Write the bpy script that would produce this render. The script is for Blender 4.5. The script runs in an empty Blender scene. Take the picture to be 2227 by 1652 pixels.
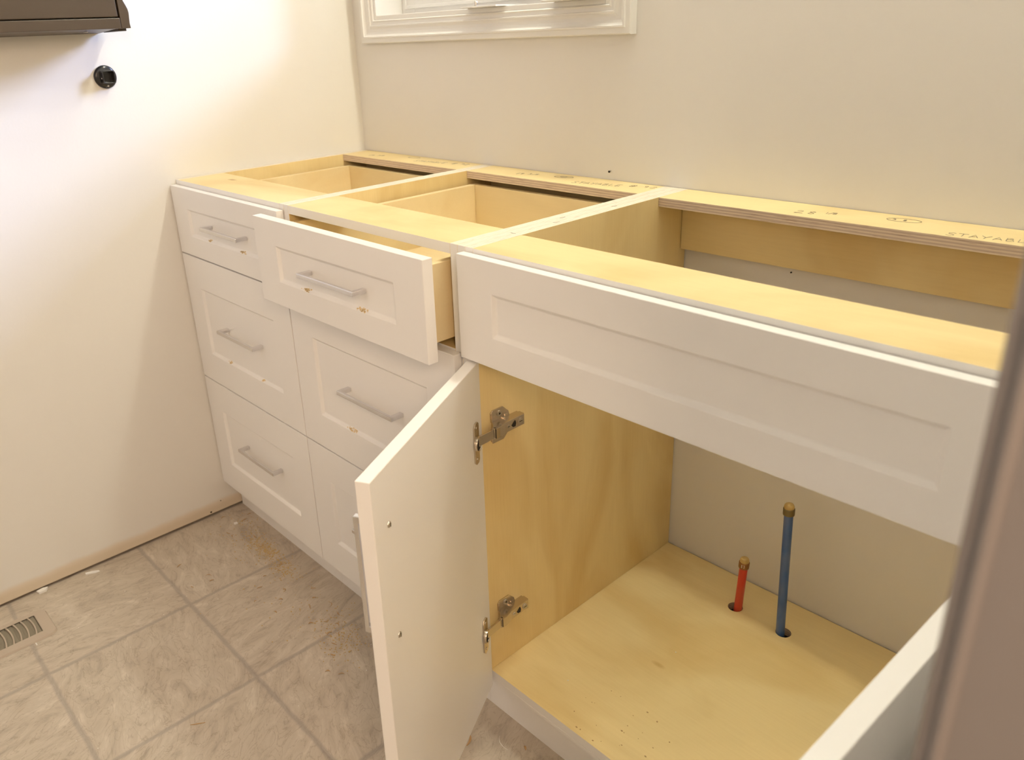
import bpy, bmesh, math, random
from mathutils import Vector, Matrix

scene = bpy.context.scene
COL = scene.collection
random.seed(7)

# ------------------------------------------------------------------ camera
CAM = Vector((1.82615, -0.73555, 1.15412))
CR = Vector((0.66937419, 0.7415009, -0.04598485))
CU = Vector((-0.24753162, 0.2809581, 0.92724897))
CF = Vector((-0.70047576, 0.60929382, -0.37161102))
cd = bpy.data.cameras.new('camera')
cam = bpy.data.objects.new('camera', cd)
COL.objects.link(cam)
cam.matrix_world = Matrix(((CR.x, CU.x, -CF.x, CAM.x), (CR.y, CU.y, -CF.y, CAM.y),
                           (CR.z, CU.z, -CF.z, CAM.z), (0, 0, 0, 1)))
cd.sensor_fit = 'HORIZONTAL'
cd.sensor_width = 36.0
cd.lens = 1751.56 / 2227 * 36
cd.shift_x = 0.04392
cd.shift_y = -0.02643
cd.clip_start = 0.02
cd.dof.use_dof = True
cd.dof.focus_distance = 1.35
cd.dof.aperture_fstop = 7.0
scene.camera = cam

# ------------------------------------------------------------------ world and lights
w = bpy.data.worlds.new('sky'); scene.world = w; w.use_nodes = True
w.node_tree.nodes['Background'].inputs[0].default_value = (0.62, 0.80, 1.0, 1)
w.node_tree.nodes['Background'].inputs[1].default_value = 2.0

def area(name, loc, target, size, size_y, power, color):
    l = bpy.data.lights.new(name, 'AREA'); l.shape = 'RECTANGLE'
    l.size = size; l.size_y = size_y; l.energy = power; l.color = color
    o = bpy.data.objects.new(name, l); COL.objects.link(o)
    o.location = loc
    o.rotation_euler = (Vector(target) - Vector(loc)).to_track_quat('-Z', 'Y').to_euler()
    return o
VAN, VANC = 9.9, (1.0, 0.99, 0.82)        # each bulb of the vanity light over the cabinets
DAY, DAYC = 800.0, (0.50, 0.62, 1.0)      # sky seen through the window over the cabinets
ROOM, ROOMC = 2.2, (1.0, 0.85, 0.8)     # added warm fill for the cabinet fronts, no known lamp there
HALL, HALLC = 17.5, (1.0, 0.72, 0.48)     # added fill through the doorway, brightens the open door and cabinet interior
CEIL, CEILC = 0.3, (1.0, 0.8, 0.6)     # weak added fill from the ceiling, no known lamp there
area('daylight', (2.4, 3.2, 3.05), (0.0, 0.2, 1.05), 1.6, 1.3, DAY, DAYC)
area('room_fill', (0.45, -1.55, 1.5), (0.8, 0.0, 0.6), 0.4, 0.5, ROOM, ROOMC)
area('hall_fill', (2.5, -1.02, 1.6), (0.9, -0.1, 0.4), 0.4, 0.5, HALL, HALLC)
area('ceiling_fill', (0.85, -0.75, 2.37), (0.85, -0.75, 0), 0.35, 0.35, CEIL, CEILC)

scene.view_settings.view_transform = 'Standard'
scene.view_settings.look = 'None'
scene.view_settings.gamma = 1
scene.view_settings.use_curve_mapping = False
scene.view_settings.exposure = 0.0

# ------------------------------------------------------------------ materials
def mat(name, col, rough=0.5, metal=0.0, bump=0.0, bscale=60, spec=0.5):
    m = bpy.data.materials.new(name); m.use_nodes = True
    nt = m.node_tree; b = nt.nodes['Principled BSDF']
    b.inputs['Base Color'].default_value = (*col, 1)
    b.inputs['Roughness'].default_value = rough
    b.inputs['Metallic'].default_value = metal
    b.inputs['Specular IOR Level'].default_value = spec
    if bump:
        tc = nt.nodes.new('ShaderNodeNewGeometry')
        n = nt.nodes.new('ShaderNodeTexNoise'); n.inputs['Scale'].default_value = bscale
        n.inputs['Detail'].default_value = 4
        nt.links.new(tc.outputs['Position'], n.inputs['Vector'])
        bp = nt.nodes.new('ShaderNodeBump'); bp.inputs['Strength'].default_value = bump
        bp.inputs['Distance'].default_value = 0.001
        nt.links.new(n.outputs['Fac'], bp.inputs['Height'])
        nt.links.new(bp.outputs['Normal'], b.inputs['Normal'])
    return m

def nodes(m):
    nt = m.node_tree
    def N(t, **k):
        n = nt.nodes.new(t)
        for a, v in k.items():
            if a in n.inputs: n.inputs[a].default_value = v
            else: setattr(n, a, v)
        return n
    return nt, N, nt.links.new, nt.nodes['Principled BSDF']

def ramp(nt, stops):
    r = nt.nodes.new('ShaderNodeValToRGB')
    e = r.color_ramp.elements
    while len(e) < len(stops): e.new(0.5)
    for i, (p, c) in enumerate(stops):
        e[i].position = p; e[i].color = (*c, 1)
    return r

def birch(name, axis, base, dark, figure=0.5):
    """plain-sliced birch veneer: long soft figure along one axis, fine pores, few knots"""
    m = mat(name, base, 0.42, spec=0.35); nt, N, L, b = nodes(m)
    g = N('ShaderNodeNewGeometry')
    mp = N('ShaderNodeMapping')
    sc = [5.2, 5.2, 5.2]; sc[axis] = 2.3
    mp.inputs['Scale'].default_value = sc
    L(g.outputs['Position'], mp.inputs['Vector'])
    n1 = N('ShaderNodeTexNoise'); n1.inputs['Scale'].default_value = 1.0; n1.inputs['Detail'].default_value = 3
    n1.inputs['Distortion'].default_value = 1.2
    L(mp.outputs[0], n1.inputs['Vector'])
    mp2 = N('ShaderNodeMapping'); sc = [260.0, 260.0, 260.0]; sc[axis] = 14.0
    mp2.inputs['Scale'].default_value = sc
    L(g.outputs['Position'], mp2.inputs['Vector'])
    n2 = N('ShaderNodeTexNoise'); n2.inputs['Scale'].default_value = 1.0; n2.inputs['Detail'].default_value = 5
    L(mp2.outputs[0], n2.inputs['Vector'])
    r1 = ramp(nt, [(0.30, dark), (0.52, base), (0.75, tuple(min(1, c * 1.07) for c in base))])
    L(n1.outputs['Fac'], r1.inputs['Fac'])
    mx = N('ShaderNodeMix', data_type='RGBA', blend_type='MULTIPLY')
    mx.inputs[0].default_value = 0.15 * figure
    r2 = ramp(nt, [(0.35, (0.72, 0.62, 0.48)), (0.6, (1, 1, 1))])
    L(n2.outputs['Fac'], r2.inputs['Fac'])
    L(r1.outputs[0], mx.inputs[6]); L(r2.outputs[0], mx.inputs[7])
    # small knots
    v = N('ShaderNodeTexVoronoi'); v.inputs['Scale'].default_value = 1.0
    mp3 = N('ShaderNodeMapping'); sc = [8.5, 8.5, 8.5]; sc[axis] = 3.4
    mp3.inputs['Scale'].default_value = sc; mp3.inputs['Location'].default_value = (0.4, 0.7, 0.2)
    L(g.outputs['Position'], mp3.inputs['Vector']); L(mp3.outputs[0], v.inputs['Vector'])
    r3 = ramp(nt, [(0.0, (0.25, 0.12, 0.04)), (0.025, (0.62, 0.42, 0.2)), (0.07, (1, 1, 1))])
    L(v.outputs['Distance'], r3.inputs['Fac'])
    mx2 = N('ShaderNodeMix', data_type='RGBA', blend_type='MULTIPLY'); mx2.inputs[0].default_value = 0.8
    L(mx.outputs[2], mx2.inputs[6]); L(r3.outputs[0], mx2.inputs[7])
    L(mx2.outputs[2], b.inputs['Base Color'])
    return m

def ply_edge(name, axis, lo, hi):
    m = mat(name, lo, 0.6, spec=0.25); nt, N, L, b = nodes(m)
    g = N('ShaderNodeNewGeometry'); s = N('ShaderNodeSeparateXYZ'); L(g.outputs['Position'], s.inputs[0])
    nz = N('ShaderNodeTexNoise'); nz.inputs['Scale'].default_value = 9
    L(g.outputs['Position'], nz.inputs['Vector'])
    a = N('ShaderNodeMath', operation='MULTIPLY_ADD'); a.inputs[1].default_value = 0.0022
    L(nz.outputs['Fac'], a.inputs[0]); L(s.outputs[axis], a.inputs[2])
    k = N('ShaderNodeMath', operation='MULTIPLY'); k.inputs[1].default_value = 1 / 0.0046
    L(a.outputs[0], k.inputs[0])
    f = N('ShaderNodeMath', operation='FRACT'); L(k.outputs[0], f.inputs[0])
    r = ramp(nt, [(0.0, hi), (0.36, hi), (0.48, lo), (0.86, lo), (0.98, hi)])
    L(f.outputs[0], r.inputs['Fac'])
    mp = N('ShaderNodeMapping'); sc = [40.0, 40.0, 40.0]; sc[axis] = 900.0
    mp.inputs['Scale'].default_value = sc; L(g.outputs['Position'], mp.inputs['Vector'])
    n2 = N('ShaderNodeTexNoise'); n2.inputs['Detail'].default_value = 4; n2.inputs['Scale'].default_value = 1
    L(mp.outputs[0], n2.inputs['Vector'])
    r2 = ramp(nt, [(0.25, (0.55, 0.42, 0.32)), (0.45, (1, 1, 1))]); L(n2.outputs['Fac'], r2.inputs['Fac'])
    mx = N('ShaderNodeMix', data_type='RGBA', blend_type='MULTIPLY'); mx.inputs[0].default_value = 0.8
    L(r.outputs[0], mx.inputs[6]); L(r2.outputs[0], mx.inputs[7]); L(mx.outputs[2], b.inputs['Base Color'])
    return m

B_BASE, B_DARK = (0.86, 0.69, 0.36), (0.76, 0.565, 0.255)
M = {}
M['cab'] = mat('cabinet_white_lacquer', (0.90, 0.88, 0.865), 0.33, spec=0.4)
M['birch_x'] = birch('birch_veneer_lengthwise', 0, B_BASE, B_DARK)
M['birch_z'] = birch('birch_veneer_upright', 2, B_BASE, B_DARK)
M['birch_y'] = birch('birch_veneer_depthwise', 1, B_BASE, B_DARK)
M['box'] = birch('drawer_box_birch', 0, (0.85, 0.70, 0.42), (0.80, 0.63, 0.35), 0.3)
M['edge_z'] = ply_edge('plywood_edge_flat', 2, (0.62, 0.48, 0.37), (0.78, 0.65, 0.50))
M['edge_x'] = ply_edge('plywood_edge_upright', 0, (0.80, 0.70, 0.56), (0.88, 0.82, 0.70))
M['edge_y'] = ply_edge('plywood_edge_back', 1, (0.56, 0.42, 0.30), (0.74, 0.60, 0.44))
M['nickel'] = mat('brushed_nickel', (0.74, 0.73, 0.74), 0.2, 1.0)
M['hinge'] = mat('hinge_nickel_plate', (0.62, 0.55, 0.46), 0.24, 1.0)
M['dark'] = mat('dark_hole', (0.02, 0.016, 0.013), 0.8)
M['screw'] = mat('screw_steel', (0.60, 0.56, 0.5), 0.3, 1.0)
M['pencil'] = mat('pencil_grey', (0.27, 0.22, 0.17), 0.7)
M['trim'] = mat('trim_white_semigloss', (0.83, 0.81, 0.785), 0.45, spec=0.35)
M['jamb'] = mat('door_jamb_shaded_white', (0.222, 0.203, 0.205), 0.35)  # white jamb with its shade put into a darker base colour
M['ceil'] = mat('ceiling_white', (0.82, 0.80, 0.76), 0.9)
M['brown'] = mat('espresso_stain', (0.062, 0.040, 0.020), 0.34, bump=0.2, bscale=90)
M['black'] = mat('black_gloss_plastic', (0.018, 0.017, 0.017), 0.22)
M['vent'] = mat('register_beige_enamel', (0.50, 0.42, 0.34), 0.4)
M['duct'] = mat('register_louvre_grey', (0.30, 0.27, 0.21), 0.5, 0.3)
M['chip'] = mat('white_plaster_chip', (0.85, 0.83, 0.80), 0.8)
M['shaving'] = mat('fresh_wood_shaving', (0.50, 0.31, 0.14), 0.7)
M['dust'] = mat('yellow_sawdust', (0.58, 0.41, 0.18), 0.9)
M['copper'] = mat('copper_crimp_ring', (0.34, 0.17, 0.07), 0.45, 0.8)
M['bronze'] = mat('dull_bronze_ring', (0.22, 0.17, 0.08), 0.5, 0.6)
M['plug'] = mat('brass_plug', (0.62, 0.44, 0.17), 0.4, 0.3)
M['glue'] = mat('dried_amber_residue', (0.80, 0.61, 0.33), 0.8)
M['fix'] = mat('fixture_satin_metal', (0.5, 0.5, 0.5), 0.35, 1.0)
M['blackm'] = mat('gap_shade_and_nail_dark', (0.04, 0.025, 0.015), 0.9)  # painted shade of the wall gap; also colours the low nail heads

def pex(name, c1, c2):
    m = mat(name, c1, 0.35, spec=0.5); nt, N, L, b = nodes(m)
    g = N('ShaderNodeNewGeometry'); n = N('ShaderNodeTexNoise'); n.inputs['Scale'].default_value = 40
    mp = N('ShaderNodeMapping'); mp.inputs['Scale'].default_value = (1, 1, 0.35)
    L(g.outputs['Position'], mp.inputs['Vector']); L(mp.outputs[0], n.inputs['Vector'])
    r = ramp(nt, [(0.4, c1), (0.65, c2)]); L(n.outputs['Fac'], r.inputs['Fac']); L(r.outputs[0], b.inputs['Base Color'])
    return m
M['red'] = pex('red_pex', (0.62, 0.05, 0.025), (0.56, 0.08, 0.04))
M['blue'] = pex('blue_pex', (0.045, 0.12, 0.36), (0.13, 0.19, 0.38))

def wallmat(name, col, strip=False):
    m = mat(name, col, 0.55, spec=0.3); nt, N, L, b = nodes(m)
    g = N('ShaderNodeNewGeometry')
    n = N('ShaderNodeTexNoise'); n.inputs['Scale'].default_value = 180; n.inputs['Detail'].default_value = 3
    L(g.outputs['Position'], n.inputs['Vector'])
    bp = N('ShaderNodeBump'); bp.inputs['Strength'].default_value = 0.12; bp.inputs['Distance'].default_value = 0.001
    L(n.outputs['Fac'], bp.inputs['Height']); L(bp.outputs['Normal'], b.inputs['Normal'])
    if strip:   # unpainted strip where a baseboard used to be
        s = N('ShaderNodeSeparateXYZ'); L(g.outputs['Position'], s.inputs[0])
        n2 = N('ShaderNodeTexNoise'); n2.inputs['Scale'].default_value = 14; n2.inputs['Detail'].default_value = 6
        L(g.outputs['Position'], n2.inputs['Vector'])
        a = N('ShaderNodeMath', operation='MULTIPLY_ADD'); a.inputs[1].default_value = 0.014
        L(n2.outputs['Fac'], a.inputs[0]); L(s.outputs[2], a.inputs[2])
        r = ramp(nt, [(0.030, (0.70, 0.60, 0.47)), (0.040, (0.76, 0.67, 0.56)), (0.049, col)])
        L(a.outputs[0], r.inputs['Fac']); L(r.outputs[0], b.inputs['Base Color'])
    return m
M['wall_l'] = wallmat('wall_paint_left', (0.81, 0.785, 0.745), True)
M['wall'] = wallmat('wall_paint', (0.81, 0.78, 0.75))

def floormat():
    m = mat('vinyl_stone_tile', (0.5, 0.44, 0.38), 0.42, spec=0.35); nt, N, L, b = nodes(m)
    g = N('ShaderNodeNewGeometry')
    s = N('ShaderNodeSeparateXYZ'); L(g.outputs['Position'], s.inputs[0])
    nw = N('ShaderNodeTexNoise'); nw.inputs['Scale'].default_value = 22; nw.inputs['Detail'].default_value = 4
    L(g.outputs['Position'], nw.inputs['Vector'])
    def line(axis, off, pitch):
        a = N('ShaderNodeMath', operation='MULTIPLY_ADD'); a.inputs[1].default_value = 0.007
        L(nw.outputs['Fac'], a.inputs[0]); L(s.outputs[axis], a.inputs[2])
        b1 = N('ShaderNodeMath', operation='ADD'); b1.inputs[1].default_value = -off + 30 * pitch + pitch / 2 - 0.0035
        L(a.outputs[0], b1.inputs[0])
        c = N('ShaderNodeMath', operation='MULTIPLY'); c.inputs[1].default_value = 1 / pitch; L(b1.outputs[0], c.inputs[0])
        d = N('ShaderNodeMath', operation='FRACT'); L(c.outputs[0], d.inputs[0])
        e = N('ShaderNodeMath', operation='ADD'); e.inputs[1].default_value = -0.5; L(d.outputs[0], e.inputs[0])
        f = N('ShaderNodeMath', operation='ABSOLUTE'); L(e.outputs[0], f.inputs[0])
        return f, c
    fx, cx = line(0, 0.300, 0.305); fy, cy = line(1, -0.258, 0.298)
    mn = N('ShaderNodeMath', operation='MINIMUM'); L(fx.outputs[0], mn.inputs[0]); L(fy.outputs[0], mn.inputs[1])
    gr = ramp(nt, [(0.008, (1, 1, 1)), (0.022, (0, 0, 0))]); L(mn.outputs[0], gr.inputs['Fac'])
    # per tile variation of streak direction
    h1 = N('ShaderNodeMath', operation='ADD'); h1.inputs[1].default_value = 0.5; L(cx.outputs[0], h1.inputs[0])
    h2 = N('ShaderNodeMath', operation='ADD'); h2.inputs[1].default_value = 0.5; L(cy.outputs[0], h2.inputs[0])
    fl1 = N('ShaderNodeMath', operation='FLOOR'); L(h1.outputs[0], fl1.inputs[0])
    fl2 = N('ShaderNodeMath', operation='FLOOR'); L(h2.outputs[0], fl2.inputs[0])
    cb = N('ShaderNodeCombineXYZ'); L(fl1.outputs[0], cb.inputs[0]); L(fl2.outputs[0], cb.inputs[1])
    wn = N('ShaderNodeTexWhiteNoise'); L(cb.outputs[0], wn.inputs['Vector'])
    vr = N('ShaderNodeVectorRotate', rotation_type='Z_AXIS')
    an = N('ShaderNodeMath', operation='MULTIPLY_ADD'); an.inputs[1].default_value = 1.6; an.inputs[2].default_value = 0.2
    L(wn.outputs['Value'], an.inputs[0]); L(an.outputs[0], vr.inputs['Angle']); L(g.outputs['Position'], vr.inputs['Vector'])
    mp = N('ShaderNodeMapping'); mp.inputs['Scale'].default_value = (7.0, 15.0, 1); L(vr.outputs[0], mp.inputs['Vector'])
    mp.inputs['Location'].default_value = (3.3, 1.7, 0)
    n1 = N('ShaderNodeTexNoise'); n1.inputs['Scale'].default_value = 1.2; n1.inputs['Detail'].default_value = 9
    n1.inputs['Roughness'].default_value = 0.66; n1.inputs['Distortion'].default_value = 1.6
    L(mp.outputs[0], n1.inputs['Vector'])
    r1 = ramp(nt, [(0.30, (0.40, 0.34, 0.28)), (0.46, (0.53, 0.46, 0.375)), (0.57, (0.57, 0.50, 0.415)), (0.72, (0.67, 0.60, 0.505))])
    L(n1.outputs['Fac'], r1.inputs['Fac'])
    # thin dark cleft lines
    mp2 = N('ShaderNodeMapping'); mp2.inputs['Scale'].default_value = (12, 30, 1); L(vr.outputs[0], mp2.inputs['Vector'])
    n2 = N('ShaderNodeTexNoise'); n2.inputs['Scale'].default_value = 1.0; n2.inputs['Detail'].default_value = 7
    n2.inputs['Distortion'].default_value = 2.2; L(mp2.outputs[0], n2.inputs['Vector'])
    r2 = ramp(nt, [(0.470, (1, 1, 1)), (0.492, (0.70, 0.66, 0.62)), (0.512, (1, 1, 1)), (0.60, (1, 1, 1)), (0.615, (1.12, 1.12, 1.12)), (0.63, (1, 1, 1))])
    L(n2.outputs['Fac'], r2.inputs['Fac'])
    mx = N('ShaderNodeMix', data_type='RGBA', blend_type='MULTIPLY'); mx.inputs[0].default_value = 0.65
    L(r1.outputs[0], mx.inputs[6]); L(r2.outputs[0], mx.inputs[7])
    mg = N('ShaderNodeMix', data_type='RGBA', blend_type='MIX')
    gm = N('ShaderNodeMath', operation='MULTIPLY'); gm.inputs[1].default_value = 0.62
    L(gr.outputs[0], gm.inputs[0]); L(gm.outputs[0], mg.inputs[0])
    L(mx.outputs[2], mg.inputs[6]); mg.inputs[7].default_value = (0.34, 0.295, 0.26, 1)
    L(mg.outputs[2], b.inputs['Base Color'])
    bp = N('ShaderNodeBump'); bp.inputs['Strength'].default_value = 0.35; bp.inputs['Distance'].default_value = 0.0012
    L(n1.outputs['Fac'], bp.inputs['Height']); L(bp.outputs['Normal'], b.inputs['Normal'])
    return m
M['floor'] = floormat()

def glassmat():
    m = bpy.data.materials.new('window_glass'); m.use_nodes = True; nt = m.node_tree
    for n in list(nt.nodes):
        if n.type == 'BSDF_PRINCIPLED': nt.nodes.remove(n)
    out = nt.nodes['Material Output']
    t = nt.nodes.new('ShaderNodeBsdfTransparent'); g = nt.nodes.new('ShaderNodeBsdfGlossy')
    g.inputs['Roughness'].default_value = 0.02
    f = nt.nodes.new('ShaderNodeFresnel'); x = nt.nodes.new('ShaderNodeMixShader')
    nt.links.new(f.outputs[0], x.inputs[0]); nt.links.new(t.outputs[0], x.inputs[1]); nt.links.new(g.outputs[0], x.inputs[2])
    nt.links.new(x.outputs[0], out.inputs[0]); return m
M['glass'] = glassmat()

def emit(name, col, s):
    m = mat(name, (0.9, 0.9, 0.9), 0.5); b = m.node_tree.nodes['Principled BSDF']
    b.inputs['Emission Color'].default_value = (*col, 1); b.inputs['Emission Strength'].default_value = s
    return m

# ------------------------------------------------------------------ mesh helpers
class MB:
    """collects shapes; build() links them as one mesh object"""
    def __init__(self): self.v = []; self.f = []; self.m = []; self.mats = []; self.sm = []
    def mi(self, m):
        if m not in self.mats: self.mats.append(m)
        return self.mats.index(m)
    def add(self, vs, fs, m, smooth=False):
        o = len(self.v); self.v += [Vector(p) for p in vs]
        for i, f in enumerate(fs):
            self.f.append([o + k for k in f])
            self.m.append(self.mi(m[i] if isinstance(m, list) else m)); self.sm.append(smooth)
        return self
    def box(self, x0, x1, y0, y1, z0, z1, m, **side):
        """side materials: nx px ny py nz pz"""
        vs = [(x0, y0, z0), (x1, y0, z0), (x1, y1, z0), (x0, y1, z0), (x0, y0, z1), (x1, y0, z1), (x1, y1, z1), (x0, y1, z1)]
        fs = [(0, 3, 2, 1), (4, 5, 6, 7), (0, 1, 5, 4), (2, 3, 7, 6), (1, 2, 6, 5), (0, 4, 7, 3)]
        ks = ['nz', 'pz', 'ny', 'py', 'px', 'nx']
        return self.add(vs, fs, [side.get(k, m) for k in ks])
    def shaker(self, W, H, T, sx, sz, m, depth=0.0055, slope=0.0055):
        """panel in local space: x 0..W, z 0..H, front face at y=0 looking -y, back at y=T"""
        r = lambda a, b, y: [(a, y, b), (W - a, y, b), (W - a, y, H - b), (a, y, H - b)]
        vs = r(0, 0, T) + r(0, 0, 0) + r(sx, sz, 0) + r(sx + slope, sz + slope, depth)
        fs = [(0, 3, 2, 1)]
        for a, b in ((0, 4), (4, 8), (8, 12)):
            for i in range(4):
                j = (i + 1) % 4
                fs.append((a + i, a + j, b + j, b + i))
        fs.append((12, 13, 14, 15))
        return self.add(vs, fs, m)
    def cyl(self, p0, p1, r0, r1, m, n=24, caps=True):
        p0, p1 = Vector(p0), Vector(p1); d = (p1 - p0).normalized()
        a = d.orthogonal().normalized(); b = d.cross(a)
        vs = []
        for p, r in ((p0, r0), (p1, r1)):
            for i in range(n):
                t = 2 * math.pi * i / n; vs.append(p + (a * math.cos(t) + b * math.sin(t)) * r)
        fs = [(i, (i + 1) % n, n + (i + 1) % n, n + i) for i in range(n)]
        self.add(vs, fs, m, True)
        if caps: self.add(vs, [tuple(range(n))[::-1], tuple(range(n, 2 * n))], m)
        return self
    def lathe(self, prof, m, origin=(0, 0, 0), axis=(0, 0, 1), n=32):
        """prof: list of (radius, height)"""
        d = Vector(axis).normalized(); a = d.orthogonal().normalized(); b = d.cross(a); o = Vector(origin)
        vs = []
        for r, h in prof:
            for i in range(n):
                t = 2 * math.pi * i / n; vs.append(o + d * h + (a * math.cos(t) + b * math.sin(t)) * r)
        fs = []
        for k in range(len(prof) - 1):
            for i in range(n):
                j = (i + 1) % n; fs.append((k * n + i, k * n + j, (k + 1) * n + j, (k + 1) * n + i))
        return self.add(vs, fs, m, True)
    def prism(self, pts, d, m):
        """polygon pts (3d, planar) extruded by vector d"""
        n = len(pts); pts = [Vector(p) for p in pts]; d = Vector(d)
        vs = pts + [p + d for p in pts]
        fs = [tuple(range(n))[::-1], tuple(range(n, 2 * n))] + [(i, (i + 1) % n, n + (i + 1) % n, n + i) for i in range(n)]
        return self.add(vs, fs, m)
    def stroke(self, pts, wd, z, h, m, origin=(0, 0), rot=0.0):
        """pencil line lying on a horizontal face: thin solid ribbon"""
        c, s = math.cos(rot), math.sin(rot)
        P = [Vector((origin[0] + c * x - s * y, origin[1] + s * x + c * y)) for x, y in pts]
        L, R = [], []
        for i, p in enumerate(P):
            a = P[max(i - 1, 0)]; b = P[min(i + 1, len(P) - 1)]
            t = (b - a); t = t.normalized() if t.length else Vector((1, 0)); nn = Vector((-t.y, t.x)) * wd / 2
            L.append(p + nn); R.append(p - nn)
        vs = [(q.x, q.y, z + h) for q in L] + [(q.x, q.y, z + h) for q in R] + [(q.x, q.y, z) for q in L] + [(q.x, q.y, z) for q in R]
        n = len(P); fs = []
        for i in range(n - 1):
            fs += [(i, n + i, n + i + 1, i + 1), (2 * n + i, 2 * n + i + 1, i + 1, i), (n + i, 3 * n + i, 3 * n + i + 1, n + i + 1)]
        return self.add(vs, fs, m)
    def build(self, name, parent=None, bevel=0.0, seg=2, mtx=None, base=None):
        me = bpy.data.meshes.new(name)
        base = Vector(base) if base is not None else Vector((0, 0, 0))
        me.from_pydata([tuple(v - base) for v in self.v], [], self.f)
        for m in self.mats: me.materials.append(m)
        for p, i, s in zip(me.polygons, self.m, self.sm): p.material_index = i; p.use_smooth = s
        bm = bmesh.new(); bm.from_mesh(me); bmesh.ops.recalc_face_normals(bm, faces=bm.faces); bm.to_mesh(me); bm.free()
        o = bpy.data.objects.new(name, me); COL.objects.link(o)
        if parent is not None: o.parent = parent
        elif base.length: o.location = base
        if mtx is not None: o.matrix_local = mtx
        if bevel:
            b = o.modifiers.new('bevel', 'BEVEL'); b.width = bevel; b.segments = seg
            b.limit_method = 'ANGLE'; b.angle_limit = math.radians(28)
        return o

def tag(o, label=None, cat=None, group=None, kind=None):
    if label: o['label'] = label
    if cat: o['category'] = cat
    if group: o['group'] = group
    if kind: o['kind'] = kind
    return o
def thing(name, loc, label, cat, group=None):
    o = bpy.data.objects.new(name, None); COL.objects.link(o); o.location = loc; o.empty_display_size = 0.05
    return tag(o, label, cat, group)
def struct(o, label=None, cat=None):
    o['kind'] = 'structure'
    if label: o['label'] = label
    if cat: o['category'] = cat
    return o

D = 0.528      # back wall plane
H = 0.87       # cabinet tops

# ------------------------------------------------------------------ the room
struct(MB().box(-0.12, 3.2, -1.82, D + 0.14, -0.06, 0, M['floor']).build('floor'), 'taupe stone-pattern vinyl tile floor', 'floor')
struct(MB().box(-0.12, 0.0, -1.7, D, 0.0075, 2.4, M['wall_l']).build('wall_left'), 'cream painted wall on the left with bare strip at the floor', 'wall')
wl = MB().box(-0.12, -0.030, -1.7, D, 0, 0.0075, M['blackm']).build('gap_shade_strip')  # near-black strip paints the shade inside the gap below the wall
struct(wl, 'dark strip standing for the shadow in the gap under the left wall', 'trim')
OX0, OX1, OZ0, OZ1 = 0.104, 0.826, 1.186, 1.93
wb = MB()
wb.box(-0.12, OX0, D, D + 0.14, 0, 2.4, M['wall']); wb.box(OX1, 3.2, D, D + 0.14, 0, 2.4, M['wall'])
wb.box(OX0, OX1, D, D + 0.14, 0, OZ0, M['wall']); wb.box(OX0, OX1, D, D + 0.14, OZ1, 2.4, M['wall'])
struct(wb.build('wall_back'), 'cream painted back wall behind the cabinets', 'wall')
struct(MB().box(-0.12, 3.2, -1.82, D + 0.14, 2.4, 2.46, M['ceil']).build('ceiling'), 'white ceiling', 'ceiling')
struct(MB().box(-0.12, 3.2, -1.82, -1.7, 0, 2.4, M['wall']).build('wall_front'), 'cream wall behind the camera', 'wall')
struct(MB().box(3.2, 3.32, -1.82, D + 0.14, 0, 2.4, M['wall']).build('wall_far'), 'cream wall on the far side of the hall', 'wall')
# the wall on the right with the doorway the camera stands in
wr = MB().box(1.790, 1.880, -0.462, D, 0, 2.4, M['wall']); wr.box(1.776, 1.880, -1.7, -1.30, 0, 2.4, M['wall']); wr.box(1.776, 1.880, -1.30, -0.462, 2.08, 2.4, M['wall'])
struct(wr.build('wall_right'), 'cream wall right of the sink cabinet with a doorway in it', 'wall')
cs = [(1.7660, -0.462), (1.7660, -0.4765), (1.7668, -0.4778), (1.7705, -0.4782), (1.7714, -0.4800), (1.7726, -0.4812),
      (1.7740, -0.4812), (1.7752, -0.4800), (1.7760, -0.4790), (1.812, -0.4790), (1.818, -0.4835), (1.826, -0.4835), (1.829, -0.479), (1.885, -0.479), (1.885, -0.462)]
LEAN = 0.005   # the old jamb stands slightly out of plumb
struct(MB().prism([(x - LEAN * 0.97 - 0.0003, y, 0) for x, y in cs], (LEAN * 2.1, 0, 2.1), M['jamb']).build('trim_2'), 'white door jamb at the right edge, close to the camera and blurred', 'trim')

# ------------------------------------------------------------------ window
win = thing('window_1', (0.465, D, OZ0), 'white framed casement window above the drawer cabinets', 'window'); win['kind'] = 'structure'
WB = Vector((0.465, D, OZ0))
def sweep_frame(x0, x1, z0, z1, prof, m):
    """mitred frame: prof = (inset from outer edge, proud of wall)"""
    b = MB(); n = len(prof); vs = []
    for i, p in enumerate(prof):
        a, h = p
        vs += [(x0 + a, D - h, z0 + a), (x1 - a, D - h, z0 + a), (x1 - a, D - h, z1 - a), (x0 + a, D - h, z1 - a)]
    fs = []
    for k in range(n - 1):
        for i in range(4):
            j = (i + 1) % 4; fs.append((k * 4 + i, k * 4 + j, (k + 1) * 4 + j, (k + 1) * 4 + i))
    for i in range(4):
        j = (i + 1) % 4; fs.append((i, (n - 1) * 4 + i, (n - 1) * 4 + j, j))
    return b.add(vs, fs, m)
prof = [(0, 0.0002), (0, 0.016), (0.002, 0.018), (0.0115, 0.018), (0.0125, 0.021), (0.0155, 0.021), (0.0165, 0.0175), (0.020, 0.0145), (0.025, 0.0125),
        (0.031, 0.0125), (0.0355, 0.0145), (0.0375, 0.0165), (0.040, 0.0165), (0.041, 0.013), (0.047, 0.013), (0.050, 0.015), (0.052, 0.013), (0.052, 0.0002)]
sweep_frame(0.052, 0.878, 1.134, 1.982, prof, M['trim']).build('window_casing', win, base=WB)
jm = MB(); t = 0.010
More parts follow.
